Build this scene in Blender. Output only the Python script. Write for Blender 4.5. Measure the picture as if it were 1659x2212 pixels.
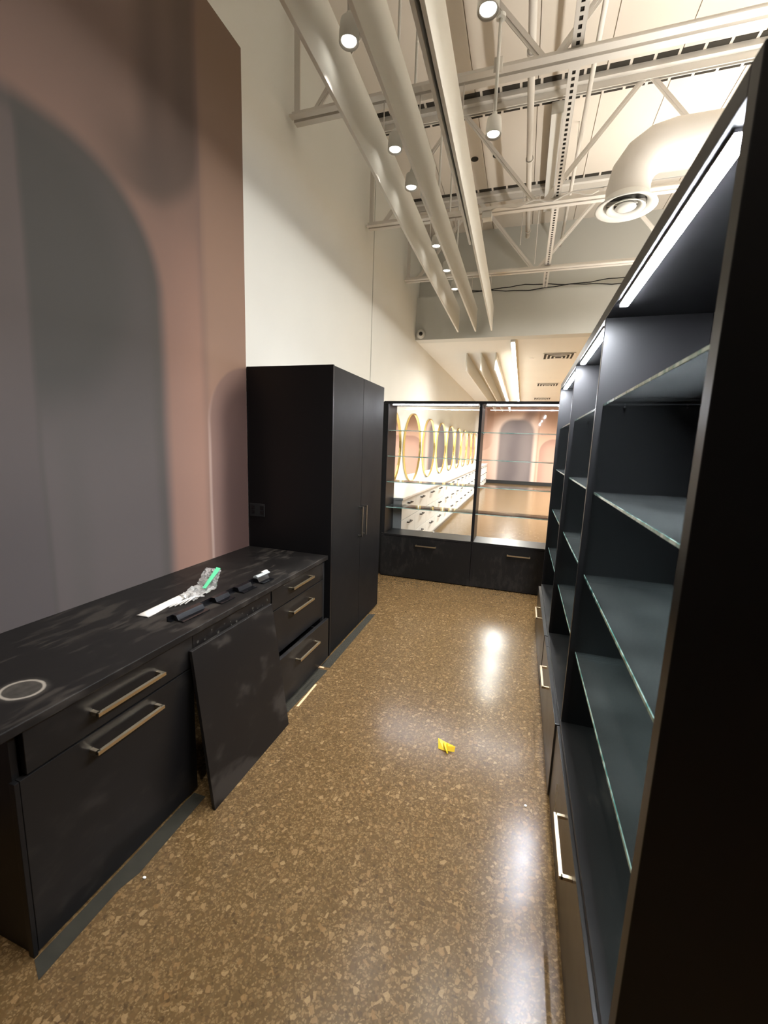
import bpy, bmesh, math, random
from mathutils import Vector, Matrix
random.seed(7)
for o in list(bpy.data.objects): bpy.data.objects.remove(o, do_unlink=True)
SC = bpy.context.scene
COL = SC.collection

# ------------------------------------------------------------------ camera
cam_d = bpy.data.cameras.new('camera'); cam = bpy.data.objects.new('camera', cam_d); COL.objects.link(cam)
FPX = 910.34
cam_d.sensor_fit = 'HORIZONTAL'; cam_d.sensor_width = 36.0; cam_d.lens = 36.0*FPX/1659.0
cam_d.clip_start = 0.02; cam_d.clip_end = 200
RT = Vector((0.95007, 0.31012, 0.03450)); FW = Vector((-0.30115, 0.94027, -0.15877)); UP = Vector((-0.08168, 0.14045, 0.98671))
m = Matrix.Identity(4)
for i in range(3): m[i][0] = RT[i]; m[i][1] = UP[i]; m[i][2] = -FW[i]
m.translation = Vector((0, 0, 1.6)); cam.matrix_world = m
cam_d.dof.use_dof = True; cam_d.dof.focus_distance = 3.6; cam_d.dof.aperture_fstop = 5.6
SC.camera = cam

# ------------------------------------------------------------------ world, exposure
w = bpy.data.worlds.new('world'); SC.world = w; w.use_nodes = True
w.node_tree.nodes['Background'].inputs[0].default_value = (1.0, 0.9, 0.78, 1); w.node_tree.nodes['Background'].inputs[1].default_value = 0.05
vs = SC.view_settings; vs.view_transform = 'Standard'; vs.look = 'None'; vs.gamma = 1.0; vs.use_curve_mapping = False
vs.exposure = 0.88
cy = SC.cycles; cy.max_bounces = 6; cy.diffuse_bounces = 3; cy.glossy_bounces = 3; cy.transmission_bounces = 3; cy.transparent_max_bounces = 10; cy.caustics_reflective = False; cy.caustics_refractive = False; cy.use_adaptive_sampling = True; cy.adaptive_threshold = 0.03

WARM = (1.0, 0.965, 0.90); NEUT = (1.0, 0.97, 0.92); COOL = (0.86, 0.92, 1.0)
def spot(x, y, z, power, size=72, blend=0.6, col=WARM, rad=0.04, name='can_light_beam'):
    d = bpy.data.lights.new(name, 'SPOT'); d.energy = power; d.spot_size = math.radians(size); d.spot_blend = blend; d.color = col; d.shadow_soft_size = rad
    o = bpy.data.objects.new(name, d); COL.objects.link(o); o.location = (x, y, z); return o
def area(x, y, z, sx, sy, power, col=NEUT, name='ceiling_fixture_light'):
    d = bpy.data.lights.new(name, 'AREA'); d.shape = 'RECTANGLE'; d.size = sx; d.size_y = sy; d.energy = power; d.color = col
    o = bpy.data.objects.new(name, d); COL.objects.link(o); o.location = (x, y, z); return o
CAN_P = 54
# the shop's other can lights, behind the viewpoint and over the aisles to the right
for (x, y) in ((-0.33, 0.45), (-1.045, 0.55), (2.2, 2.2), (2.2, 4.0), (2.2, 5.8), (4.6, 2.6), (4.6, 5.0)):
    spot(x, y, 3.66 if x < 0 else 3.74, CAN_P if x < 0 else 52, 72 if x < 0 else 176, 0.6 if x < 0 else 0.08, rad=0.04 if x < 0 else 0.30)
# unseen up-facing lights without fixtures, added to brighten the ceiling deck
for x in (1.7, 4.2):
    o = area(x, 3.0, 2.5, 0.12, 7.0, 94, WARM, 'added_uplight'); o.rotation_euler = (math.pi, 0, 0); o.data.spread = math.radians(120)

# ------------------------------------------------------------------ mesh helpers
def add_box(bm, x0, x1, y0, y1, z0, z1, bev=0.0):
    r = bmesh.ops.create_cube(bm, size=1.0)
    vs_ = r['verts']
    for v in vs_:
        v.co = Vector(((x0+x1)/2+v.co.x*(x1-x0), (y0+y1)/2+v.co.y*(y1-y0), (z0+z1)/2+v.co.z*(z1-z0)))
    if bev > 0:
        es = list({e for v in vs_ for e in v.link_edges})
        bmesh.ops.bevel(bm, geom=es, offset=min(bev, 0.45*min(abs(x1-x0), abs(y1-y0), abs(z1-z0))), segments=2, affect='EDGES', profile=0.5)
def add_cyl(bm, p0, p1, r0, r1=None, n=16, caps=True):
    p0 = Vector(p0); p1 = Vector(p1); d = p1-p0
    if r1 is None: r1 = r0
    q = d.to_track_quat('Z', 'Y').to_matrix().to_4x4()
    bmesh.ops.create_cone(bm, cap_ends=caps, segments=n, radius1=r0, radius2=r1, depth=d.length, matrix=Matrix.Translation((p0+p1)/2) @ q)
def add_beam(bm, p0, p1, wx, wy, side=(0, 1, 0)):
    """square bar between two points; wy measured along `side`"""
    p0 = Vector(p0); p1 = Vector(p1); d = (p1-p0).normalized(); s = Vector(side).normalized(); t = d.cross(s).normalized()
    vsb = []
    for p in (p0, p1):
        for a, b in ((-1, -1), (1, -1), (1, 1), (-1, 1)):
            vsb.append(bm.verts.new(p+t*a*wx/2+s*b*wy/2))
    f = [(0, 1, 2, 3), (7, 6, 5, 4), (0, 4, 5, 1), (1, 5, 6, 2), (2, 6, 7, 3), (3, 7, 4, 0)]
    for q in f: bm.faces.new([vsb[i] for i in q])
    bmesh.ops.recalc_face_normals(bm, faces=bm.faces)
def add_lathe(bm, prof, c, axis='Z', n=32, sign=1, closed=False):
    """prof: list of (radius, height) around an axis through c"""
    c = Vector(c); rings = []
    for r, h in prof:
        ring = []
        for k in range(n):
            a = 2*math.pi*k/n
            u, v = r*math.cos(a), r*math.sin(a)
            co = {'Z': (u, v, h*sign), 'X': (h*sign, u, v), 'Y': (u, h*sign, v)}[axis]
            ring.append(bm.verts.new(c+Vector(co)))
        rings.append(ring)
    prs = list(zip(rings[:-1], rings[1:]))
    if closed: prs.append((rings[-1], rings[0]))
    for A, B in prs:
        for k in range(n):
            bm.faces.new((A[k], A[(k+1) % n], B[(k+1) % n], B[k]))
    if not closed:
        if prof[0][0] > 1e-4: bm.faces.new(rings[0][::-1])
        if prof[-1][0] > 1e-4: bm.faces.new(rings[-1])
    bmesh.ops.recalc_face_normals(bm, faces=bm.faces)
def add_tube(bm, pts, r, n=8):
    pts = [Vector(p) for p in pts]; rings = []
    for i, p in enumerate(pts):
        d = (pts[min(i+1, len(pts)-1)]-pts[max(i-1, 0)]).normalized()
        s = d.cross(Vector((0, 0, 1)));  s = s.normalized() if s.length > 1e-3 else Vector((1, 0, 0))
        t = d.cross(s).normalized()
        rings.append([bm.verts.new(p+s*math.cos(2*math.pi*k/n)*r+t*math.sin(2*math.pi*k/n)*r) for k in range(n)])
    for A, B in zip(rings[:-1], rings[1:]):
        for k in range(n): bm.faces.new((A[k], A[(k+1) % n], B[(k+1) % n], B[k]))
    bm.faces.new(rings[0][::-1]); bm.faces.new(rings[-1])
    bmesh.ops.recalc_face_normals(bm, faces=bm.faces)
def wloc(o):
    v = Vector((0, 0, 0))
    while o is not None: v += o.location; o = o.parent
    return v
def obj(name, bm, mat, parent=None, smooth=False, origin=None):
    """bm is in world coordinates"""
    base = wloc(parent) if parent else Vector((0, 0, 0))
    o0 = Vector(origin) if origin is not None else base
    bm.transform(Matrix.Translation(-o0))
    me = bpy.data.meshes.new(name); bm.to_mesh(me); bm.free()
    if smooth:
        for p in me.polygons: p.use_smooth = True
    for mm in (mat if isinstance(mat, (list, tuple)) else [mat]): me.materials.append(mm)
    o = bpy.data.objects.new(name, me); COL.objects.link(o)
    if parent: o.parent = parent
    o.location = o0-base
    return o
def boxes(name, lst, mat, parent=None, bev=0.0015, origin=None):
    bm = bmesh.new()
    for b in lst: add_box(bm, *b, bev=bev)
    return obj(name, bm, mat, parent, origin=origin)
def tag(o, label, cat, group=None):
    o['label'] = label; o['category'] = cat
    if group: o['group'] = group
    return o
def thing(name, label, cat, loc, group=None):
    o = bpy.data.objects.new(name, None); o.empty_display_size = 0.1; COL.objects.link(o); o.location = loc
    return tag(o, label, cat, group)
def struct(o): o['kind'] = 'structure'; return o
def copy_tree(o, parent=None):
    c = o.copy(); COL.objects.link(c); c.parent = parent
    for ch in list(o.children): copy_tree(ch, c)
    return c

# ------------------------------------------------------------------ node helpers
class S:
    """a shader-node socket with arithmetic"""
    nt = None
    def __init__(s, k): s.k = k
    @staticmethod
    def m(op, *a, clamp=False):
        n = S.nt.nodes.new('ShaderNodeMath'); n.operation = op; n.use_clamp = clamp
        for i, v in enumerate(a):
            if isinstance(v, S): S.nt.links.new(v.k, n.inputs[i])
            else: n.inputs[i].default_value = float(v)
        return S(n.outputs[0])
    def __add__(s, o): return S.m('ADD', s, o)
    __radd__ = __add__
    def __sub__(s, o): return S.m('SUBTRACT', s, o)
    def __rsub__(s, o): return S.m('SUBTRACT', o, s)
    def __mul__(s, o): return S.m('MULTIPLY', s, o)
    __rmul__ = __mul__
    def __truediv__(s, o): return S.m('DIVIDE', s, o)
def smin(a, b): return S.m('MINIMUM', a, b)
def smax(a, b): return S.m('MAXIMUM', a, b)
def sabs(a): return S.m('ABSOLUTE', a)
def sstep(x, a, b):
    n = S.nt.nodes.new('ShaderNodeMapRange'); n.interpolation_type = 'SMOOTHSTEP'
    S.nt.links.new(x.k, n.inputs[0])
    if a <= b: n.inputs[1].default_value = a; n.inputs[2].default_value = b; n.inputs[3].default_value = 0; n.inputs[4].default_value = 1
    else: n.inputs[1].default_value = b; n.inputs[2].default_value = a; n.inputs[3].default_value = 1; n.inputs[4].default_value = 0
    return S(n.outputs[0])
def rbox(x, z, cx, cz, hx, hz, r):
    qx = sabs(x-cx)-(hx-r); qz = sabs(z-cz)-(hz-r)
    ax = smax(qx, 0.0); az = smax(qz, 0.0)
    return S.m('SQRT', ax*ax+az*az)+smin(smax(qx, qz), 0.0)-r
def mixc(fac, a, b):
    n = S.nt.nodes.new('ShaderNodeMix'); n.data_type = 'RGBA'
    if isinstance(fac, S): S.nt.links.new(fac.k, n.inputs[0])
    else: n.inputs[0].default_value = fac
    for i, v in ((6, a), (7, b)):
        if isinstance(v, S): S.nt.links.new(v.k, n.inputs[i])
        else: n.inputs[i].default_value = (*v, 1)
    return S(n.outputs[2])
def mat(name, col=(0.8, 0.8, 0.8), rough=0.5, metal=0.0, spec=0.5, emit=None, estr=0.0, coat=0.0, crough=0.1):
    mt = bpy.data.materials.new(name); mt.use_nodes = True
    b = mt.node_tree.nodes['Principled BSDF']
    b.inputs['Base Color'].default_value = (*col, 1); b.inputs['Roughness'].default_value = rough; b.inputs['Metallic'].default_value = metal
    b.inputs['Specular IOR Level'].default_value = spec
    b.inputs['Coat Weight'].default_value = coat; b.inputs['Coat Roughness'].default_value = crough
    if emit: b.inputs['Emission Color'].default_value = (*emit, 1); b.inputs['Emission Strength'].default_value = estr
    return mt
def nodes(mt):
    S.nt = mt.node_tree; return mt.node_tree, mt.node_tree.nodes['Principled BSDF']
def coords(kind='Object'):
    n = S.nt.nodes.new('ShaderNodeTexCoord'); return n.outputs[kind]
def sep(vec):
    n = S.nt.nodes.new('ShaderNodeSeparateXYZ'); S.nt.links.new(vec, n.inputs[0]); return S(n.outputs[0]), S(n.outputs[1]), S(n.outputs[2])
def noise(vec, scale, detail=3, rough=0.5):
    n = S.nt.nodes.new('ShaderNodeTexNoise'); n.inputs['Scale'].default_value = scale; n.inputs['Detail'].default_value = detail; n.inputs['Roughness'].default_value = rough
    if vec is not None: S.nt.links.new(vec, n.inputs['Vector'])
    return S(n.outputs[0])
def scaled(vec, s):
    n = S.nt.nodes.new('ShaderNodeVectorMath'); n.operation = 'MULTIPLY'; S.nt.links.new(vec, n.inputs[0]); n.inputs[1].default_value = s; return n.outputs[0]
def bump(b, h, dist, strength=1.0):
    n = S.nt.nodes.new('ShaderNodeBump'); n.inputs['Distance'].default_value = dist; n.inputs['Strength'].default_value = strength
    S.nt.links.new(h.k, n.inputs['Height']); S.nt.links.new(n.outputs[0], b.inputs['Normal'])

# ------------------------------------------------------------------ materials
def paint(name, col, rough=0.75, var=0.03, bs=180, bd=0.0006):
    mt = mat(name, col, rough, spec=0.3); nt, b = nodes(mt); v = coords()
    n = noise(v, 1.7, 2)
    c = mixc(n, tuple(k*(1-var) for k in col), tuple(min(1, k*(1+var)) for k in col)); nt.links.new(c.k, b.inputs['Base Color'])
    return mt
M_wall = paint('wall_paint', (0.84, 0.84, 0.79))
M_darkwall = paint('unlit_wall_shade', (0.06, 0.056, 0.052))  # dark tone stands for the unlit room behind, keeping bounce low
M_soffit = paint('soffit_paint', (0.68, 0.68, 0.63))
M_lowceil = paint('low_ceiling_paint', (0.80, 0.785, 0.73))
M_steel = paint('painted_steel', (0.78, 0.74, 0.68), 0.55, 0.05, 60, 0.0008)
M_deck = paint('deck_paint', (0.78, 0.71, 0.62), 0.6, 0.05, 40, 0.001)
M_void = mat('deck_opening_shade', (0.035, 0.03, 0.022), 0.9)  # near-black colour for the shade inside openings and holes
M_white = paint('white_enamel', (0.80, 0.79, 0.74), 0.45, 0.02)
M_baffle = paint('baffle_paint', (0.86, 0.85, 0.79), 0.8, 0.02, 90, 0.0004)
M_brass = mat('champagne_brass', (0.72, 0.60, 0.42), 0.32, 1.0)
M_nickel = mat('dark_nickel', (0.45, 0.42, 0.37), 0.3, 1.0)
M_chrome = mat('chrome', (0.8, 0.8, 0.8), 0.15, 1.0)
M_gold = mat('gold_frame', (0.83, 0.60, 0.22), 0.3, 1.0)
M_mirror = mat('mirror_silver', (0.86, 0.86, 0.86), 0.02, 1.0)
M_black_plastic = mat('black_plastic', (0.006, 0.006, 0.007), 0.10, spec=0.6)
M_rubber = mat('black_matte', (0.010, 0.010, 0.010), 0.7)
M_salon_white = mat('white_lacquer', (0.86, 0.85, 0.82), 0.3)
M_marble = mat('white_stone', (0.88, 0.87, 0.85), 0.18)
M_handle_black = mat('black_metal_pull', (0.03, 0.028, 0.025), 0.4, 0.5)
M_led = mat('led_lens', (0.9, 0.9, 0.9), 0.4, emit=(0.88, 0.92, 1.0), estr=340)
M_led_back = mat('led_lens_dimmer', (0.9, 0.9, 0.9), 0.4, emit=(0.88, 0.92, 1.0), estr=120)
M_strip = mat('linear_lamp_lens', (0.9, 0.9, 0.9), 0.4, emit=(1.0, 0.97, 0.90), estr=6)
M_canlens = mat('can_lamp_lens', (0.9, 0.9, 0.9), 0.4, emit=(1.0, 0.96, 0.88), estr=7)
M_alu = mat('aluminium_profile', (0.75, 0.75, 0.76), 0.35, 1.0)
M_yellow = mat('yellow_plastic', (0.85, 0.60, 0.02), 0.4)
M_wood = mat('pale_wood', (0.62, 0.42, 0.24), 0.7)
M_dvoid = mat('diffuser_inside', (0.05, 0.048, 0.042), 0.8)

def laminate(name, col=(0.0060, 0.0058, 0.0062), rough=0.38, dust=0.0, dustcol=(0.20, 0.17, 0.14)):
    mt = mat(name, col, rough, spec=0.28); nt, b = nodes(mt); v = coords()
    n1 = noise(v, 2.6, 4, 0.62); n2 = noise(scaled(v, (14, 3, 6)), 1.6, 3, 0.7); n3 = noise(v, 60, 2)
    f = sstep(n1*n2*2.0, 0.50, 0.74)*dust + sstep(n3, 0.72, 0.80)*(dust*0.5)
    nt.links.new(mixc(f, col, dustcol).k, b.inputs['Base Color'])
    r = n1*0.16+(rough-0.08)+f*0.4; nt.links.new(r.k, b.inputs['Roughness'])
    return mt
M_lam = laminate('black_laminate')
M_door = laminate('black_laminate_satin', (0.0060, 0.0058, 0.0060), 0.52); M_door.node_tree.nodes['Principled BSDF'].inputs['Specular IOR Level'].default_value = 0.14
M_drawer = laminate('black_laminate_drawer', (0.0085, 0.0078, 0.0074), 0.30, 0.03); M_drawer.node_tree.nodes['Principled BSDF'].inputs['Specular IOR Level'].default_value = 0.75
M_lam_dusty = laminate('black_laminate_dusty', (0.0085, 0.0072, 0.0066), 0.40, 0.10)
M_lam_panel = laminate('black_laminate_scuffed', (0.0085, 0.0080, 0.0080), 0.36, 0.05)
# counter: dust plus the ring left by a round pot
M_top = laminate('black_counter_dusty', (0.0065, 0.0056, 0.0052), 0.48, 0.11)
nt, b = nodes(M_top); x, y, z = sep(coords())
base_link = b.inputs['Base Color'].links[0].from_socket
rx = (x+1.457)/0.062; ry = (y-0.828)/0.052; rr = S.m('SQRT', rx*rx+ry*ry)+noise(coords(), 30, 3)*0.12-0.06
ring = sstep(sabs(rr-1.0), 0.13, 0.03)+sstep(rr, 1.45, 0.9)*noise(coords(), 45, 4)*0.30
nt.links.new(mixc(S.m('MULTIPLY', ring, 0.75, clamp=True), S(base_link), (0.30, 0.27, 0.23)).k, b.inputs['Base Color'])

# polished terrazzo concrete
M_floor = mat('polished_terrazzo', (0.3, 0.22, 0.14), 0.3, spec=0.22); nt, b = nodes(M_floor); v = coords()
def voro(vec, scale, feature='F1', rnd=1.0):
    n = nt.nodes.new('ShaderNodeTexVoronoi'); n.voronoi_dimensions = '2D'; n.feature = feature; n.inputs['Scale'].default_value = scale; n.inputs['Randomness'].default_value = rnd
    nt.links.new(vec, n.inputs['Vector']); return n
wob = nt.nodes.new('ShaderNodeVectorMath'); wob.operation = 'ADD'
nz = nt.nodes.new('ShaderNodeTexNoise'); nz.inputs['Scale'].default_value = 70; nt.links.new(v, nz.inputs['Vector'])
nt.links.new(v, wob.inputs[0]); nt.links.new(scaled(nz.outputs[1], (0.010, 0.010, 0.010)), wob.inputs[1])
big = noise(v, 0.9, 2, 0.6); mid = noise(v, 9, 2, 0.6); fine = noise(v, 130, 2, 0.6)
base = mixc(big*0.6+mid*0.4, (0.072, 0.043, 0.017), (0.145, 0.089, 0.036))
base = mixc(fine*0.7, base, (0.062, 0.037, 0.016))
for sc_, lo, hi, ca, cb, den, amt in ((150, 0.05, 0.13, (0.040, 0.024, 0.011), (0.28, 0.19, 0.092), 0.60, 0.50), (88, 0.06, 0.12, (0.085, 0.045, 0.017), (0.25, 0.16, 0.072), 0.52, 0.52), (60, 0.10, 0.16, (0.035, 0.020, 0.010), (0.090, 0.052, 0.024), 0.16, 0.60), (46, 0.12, 0.18, (0.18, 0.10, 0.038), (0.31, 0.21, 0.105), 0.20, 0.62)):
    vo = voro(wob.outputs[0], sc_); ve = voro(wob.outputs[0], sc_, 'DISTANCE_TO_EDGE')
    r_, g_, b_ = sep(vo.outputs['Color'])
    chip = sstep(S(ve.outputs['Distance'])-b_*0.10, lo, hi)*sstep(r_, 1-den, 1-den+0.02)
    base = mixc(chip*amt, base, mixc(g_, ca, cb))
base = mixc(0.07, base, (0.0, 0.0, 0.0)); nt.links.new(base.k, b.inputs['Base Color'])
nt.links.new((0.135+mid*0.11+fine*0.04).k, b.inputs['Roughness'])
bump(b, noise(v, 60, 2), 0.0004, 0.30)

# thin glass: clear pane that reflects by Fresnel
def glass(name, tint, dust=0.0, dcol=(0.62, 0.63, 0.63)):
    mt = bpy.data.materials.new(name); mt.use_nodes = True; nt = mt.node_tree; nt.nodes.clear(); S.nt = nt
    out = nt.nodes.new('ShaderNodeOutputMaterial'); tr = nt.nodes.new('ShaderNodeBsdfTransparent'); tr.inputs[0].default_value = (*tint, 1)
    gl = nt.nodes.new('ShaderNodeBsdfGlossy'); gl.inputs['Roughness'].default_value = 0.03
    fr = nt.nodes.new('ShaderNodeFresnel'); fr.inputs[0].default_value = 1.5
    mx = nt.nodes.new('ShaderNodeMixShader'); nt.links.new(fr.outputs[0], mx.inputs[0]); nt.links.new(tr.outputs[0], mx.inputs[1]); nt.links.new(gl.outputs[0], mx.inputs[2])
    df = nt.nodes.new('ShaderNodeBsdfDiffuse'); df.inputs[0].default_value = (*dcol, 1)
    mx2 = nt.nodes.new('ShaderNodeMixShader'); nt.links.new((noise(coords(), 5, 5)*dust*2).k, mx2.inputs[0]); nt.links.new(mx.outputs[0], mx2.inputs[1]); nt.links.new(df.outputs[0], mx2.inputs[2])
    nt.links.new(mx2.outputs[0], out.inputs[0]); return mt
M_glass = glass('shelf_glass', (0.93, 0.965, 0.957), 0.022)
M_glass_back = glass('clear_back_glass', (0.97, 0.985, 0.98), 0.0)
M_edge = mat('green_glass_edge', (0.22, 0.52, 0.46), 0.15, spec=0.8); nt, b = nodes(M_edge)
b.inputs['Transmission Weight'].default_value = 0.35
n = noise(scaled(coords(), (1, 4, 1)), 6, 3); nt.links.new(mixc(sstep(n, 0.35, 0.65), (0.10, 0.34, 0.31), (0.55, 0.78, 0.70)).k, b.inputs['Base Color'])
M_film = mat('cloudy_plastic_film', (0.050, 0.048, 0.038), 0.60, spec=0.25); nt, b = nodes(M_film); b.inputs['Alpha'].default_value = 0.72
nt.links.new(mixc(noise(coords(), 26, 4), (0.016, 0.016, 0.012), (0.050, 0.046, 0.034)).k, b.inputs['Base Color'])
M_bag = glass('clear_bag_plastic', (0.90, 0.90, 0.90), 0.30, (0.95, 0.95, 0.93))
M_sleeve = mat('white_foam_sleeve', (0.78, 0.75, 0.70), 0.5)
M_green = mat('green_bag_seal', (0.10, 0.55, 0.28), 0.45)
M_clipclear = mat('clear_plastic_clip', (0.75, 0.80, 0.80), 0.12, spec=0.8); M_clipclear.node_tree.nodes['Principled BSDF'].inputs['Transmission Weight'].default_value = 0.5

# printed mural by the counter: u = y, v = z
M_mural = mat('printed_mural_near', rough=0.62, spec=0.3); nt, b = nodes(M_mural); X_, u, v = sep(coords())
nzu = noise(coords(), 0.8, 2)*0.10-0.05
u = u+nzu*0.6; v = v+nzu*0.6
c = mixc(sstep(v, 2.2, 3.6), (0.265, 0.158, 0.125), (0.205, 0.138, 0.112))
c = mixc(sstep(u, 1.9, 2.3)*sstep(v, 3.0, 2.3), c, (0.35, 0.205, 0.155))
d2 = rbox(u, v, 1.28, 3.90, 1.01, 1.05, 0.50)                       # upper dark fold
c = mixc(sstep(d2, 0.10, -0.02)*sstep(d2, -0.36, -0.10)*sstep(u, 1.50, 1.95)*0.9, c, (0.112, 0.078, 0.064))
c = mixc(sstep(sabs(u-1.97), 0.16, 0.0)*sstep(v, 2.70, 3.0)*0.75, c, (0.105, 0.073, 0.060))
c = mixc(sstep(u, 2.285, 2.315)*sstep(v, 1.6, 2.2), c, mixc(sstep(v, 3.9, 2.6), (0.225, 0.148, 0.105), (0.35, 0.220, 0.160)))
c = mixc(sstep(sabs(u-2.30), 0.06, 0.0)*0.5, c, (0.22, 0.14, 0.115))
d3 = rbox(u, v, 3.30, 1.0, 0.985, 1.11, 0.42)                       # low arch by the tall cabinet
arch = mixc(sstep(d3, 0.0, -0.20), (0.25, 0.155, 0.13), (0.105, 0.062, 0.054))
c = mixc(sstep(d3, 0.012, -0.012), c, arch)
c = mixc(sstep(sabs(d3), 0.022, 0.0)*sstep(v, 2.0, 1.5)*0.6, c, (0.55, 0.41, 0.35))
d1 = rbox(u, v, 1.10, 1.30, 0.85, 1.56, 0.52)                       # large grey shape
grey = mixc(sstep(v, 2.4, 1.2), (0.082, 0.073, 0.069), (0.108, 0.092, 0.090))
ex = (u-1.30)/0.46; ez = (v-2.30)/0.62; el = S.m('SQRT', ex*ex+ez*ez)
grey = mixc(sstep(el, 1.15, 0.70), grey, (0.066, 0.062, 0.057))
grey = mixc(sstep(sabs(u-(1.42+0.0)), 0.10, 0.0)*sstep(v, 1.9, 1.5)*0.6, grey, (0.095, 0.084, 0.080))
grey = mixc(sstep(u, 1.30, 1.27), grey, mixc(sstep(v, 3.0, 1.0), (0.122, 0.096, 0.090), (0.092, 0.079, 0.079)))
grey = mixc(sstep(sabs(u-1.285), 0.022, 0.0)*0.45, grey, (0.072, 0.065, 0.06))
grey = mixc(sstep(sabs(d1+0.03), 0.07, 0.0)*0.65, grey, (0.078, 0.069, 0.063))
c = mixc(sstep(d1, 0.07, -0.03), c, grey)
c = mixc(0.14, c, (0.0, 0.0, 0.0))
nt.links.new(c.k, b.inputs['Base Color'])

# printed mural on the salon's end wall: u = x, v = z
M_mural2 = mat('printed_mural_far', rough=0.65, spec=0.3); nt, b = nodes(M_mural2); u, Y_, v = sep(coords())
c = mixc(sstep(v, 0.2, 3.3), (0.62, 0.40, 0.31), (0.56, 0.36, 0.28))
d = rbox(u, v, -2.1, 2.9, 0.75, 1.45, 0.5); c = mixc(sstep(d, 0.02, -0.04), c, (0.50, 0.31, 0.24))
d = rbox(u, v, -0.33, 1.0, 0.75, 1.9, 0.6); c = mixc(sstep(d, 0.50, 0.05), c, (0.70, 0.53, 0.46))
ax = (u-(v-2.2)*0.55)                                               # leaning smoke above
c = mixc(sstep(sabs(ax+0.30), 0.42, 0.05)*sstep(v, 1.9, 2.5), c, (0.33, 0.235, 0.215))
g = mixc(S.m('SINE', u*5.2-v*0.5+noise(coords(), 0.7, 2)*3.0)*0.5+0.5, (0.16, 0.132, 0.137), (0.235, 0.195, 0.195))
c = mixc(sstep(d, 0.08, -0.10), c, g)
c = mixc(sstep(u, 0.50, 0.62), c, mixc(sstep(v, 2.0, 3.4), (0.66, 0.43, 0.33), (0.46, 0.29, 0.225)))
c = mixc(sstep(sabs(u-0.60), 0.05, 0.0)*0.5, c, (0.38, 0.24, 0.19))
d = rbox(u, v, 1.75, 0.6, 1.06, 1.46, 0.55); c = mixc(sstep(d, 0.02, -0.03), c, mixc(sstep(d, 0, -0.4), (0.45, 0.27, 0.22), (0.56, 0.35, 0.28)))
d = rbox(u, v, 4.6, 1.9, 1.0, 1.5, 0.7); c = mixc(sstep(d, 0.1, -0.1), c, (0.24, 0.19, 0.19))
nt.links.new(c.k, b.inputs['Base Color'])

# ------------------------------------------------------------------ room shell
XL = -1.965; YN = -4.0; XRW = 7.0; YS = 7.6; YE = 20.05; ZC = 5.16; ZL = 3.43
struct(boxes('floor', [(XL-0.2, XRW+0.2, YN-0.2, YE+0.2, -0.15, 0.0)], M_floor, bev=0))
wl = struct(boxes('wall_left', [(XL-0.2, XL, YN, 5.336, 0, ZC), (XL-0.2, XL, 5.360, YE, 0, ZC), (XL-0.2, XL-0.03, 5.336, 5.360, 0, ZC)], M_wall, bev=0))
struct(boxes('wall_right', [(XRW, XRW+0.2, YN, YE, 0, ZC)], M_soffit, bev=0))
struct(boxes('wall_front', [(XL-0.2, XRW+0.2, YN-0.2, YN, 0, ZC)], M_darkwall, bev=0))
struct(boxes('wall_back', [(XL-0.2, XRW+0.2, YE, YE+0.2, 0, ZC)], M_wall, bev=0))
struct(boxes('wall_bulkhead', [(XL, XRW, YS, YS+0.14, ZL, 4.13), (XL, XRW, YS+0.14, YS+0.24, ZL, ZC)], M_soffit, bev=0))
struct(boxes('ceiling_salon', [(XL, XRW, YS+0.14, YE, ZL+0.0005, ZL+0.15)], M_lowceil, bev=0))
ceil = struct(boxes('ceiling', [(XL-0.2, XRW+0.2, YN-0.2, YS+0.3, ZC+0.02, ZC+0.25)], M_deck, bev=0))
x = XL; pm = None
while x < XRW:                                                       # deck sheets with narrow joints between them
    if pm is None:
        pm = boxes('deck_panel', [(x, x+0.598, YN, YS+0.24, ZC, ZC+0.021)], M_deck, ceil, bev=0, origin=(x, YN, ZC))
    else:
        c_ = pm.copy(); COL.objects.link(c_); c_.parent = ceil; c_.location = (x, YN, ZC)
    x += 0.606
bb = struct(boxes('baseboard_back', [(XL, XRW, YE-0.025, YE, 0, 0.16)], M_rubber, bev=0.004))

mu = boxes('wall_mural', [(XL, XL+0.004, YN+0.1, 2.7165, 0.0, 4.115)], M_mural, bev=0)
tag(mu, 'printed wall mural with grey and dusky pink folds above the black counter', 'mural')
mu2 = boxes('wall_mural', [(XL+0.01, XRW-0.01, YE-0.006, YE, 0.0, ZL)], M_mural2, bev=0)
tag(mu2, 'pink and grey printed mural on the far end wall behind the glass shelves', 'mural')

# ------------------------------------------------------------------ bar pull handle
def pull(parent, a, b_, out, r=0.006, mt=M_brass):
    """bar from a to b (on the face), standing off by vector out"""
    a = Vector(a); b_ = Vector(b_); out = Vector(out); d = (b_-a).normalized(); side = d.cross(out).normalized()
    bm = bmesh.new()
    add_beam(bm, a+out-d*r, b_+out+d*r, 2*r, 2*r, side)
    for p in (a, b_): add_beam(bm, p, p+out, 2*r, 2*r, side)
    return obj('handle', bm, mt, parent)

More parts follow.
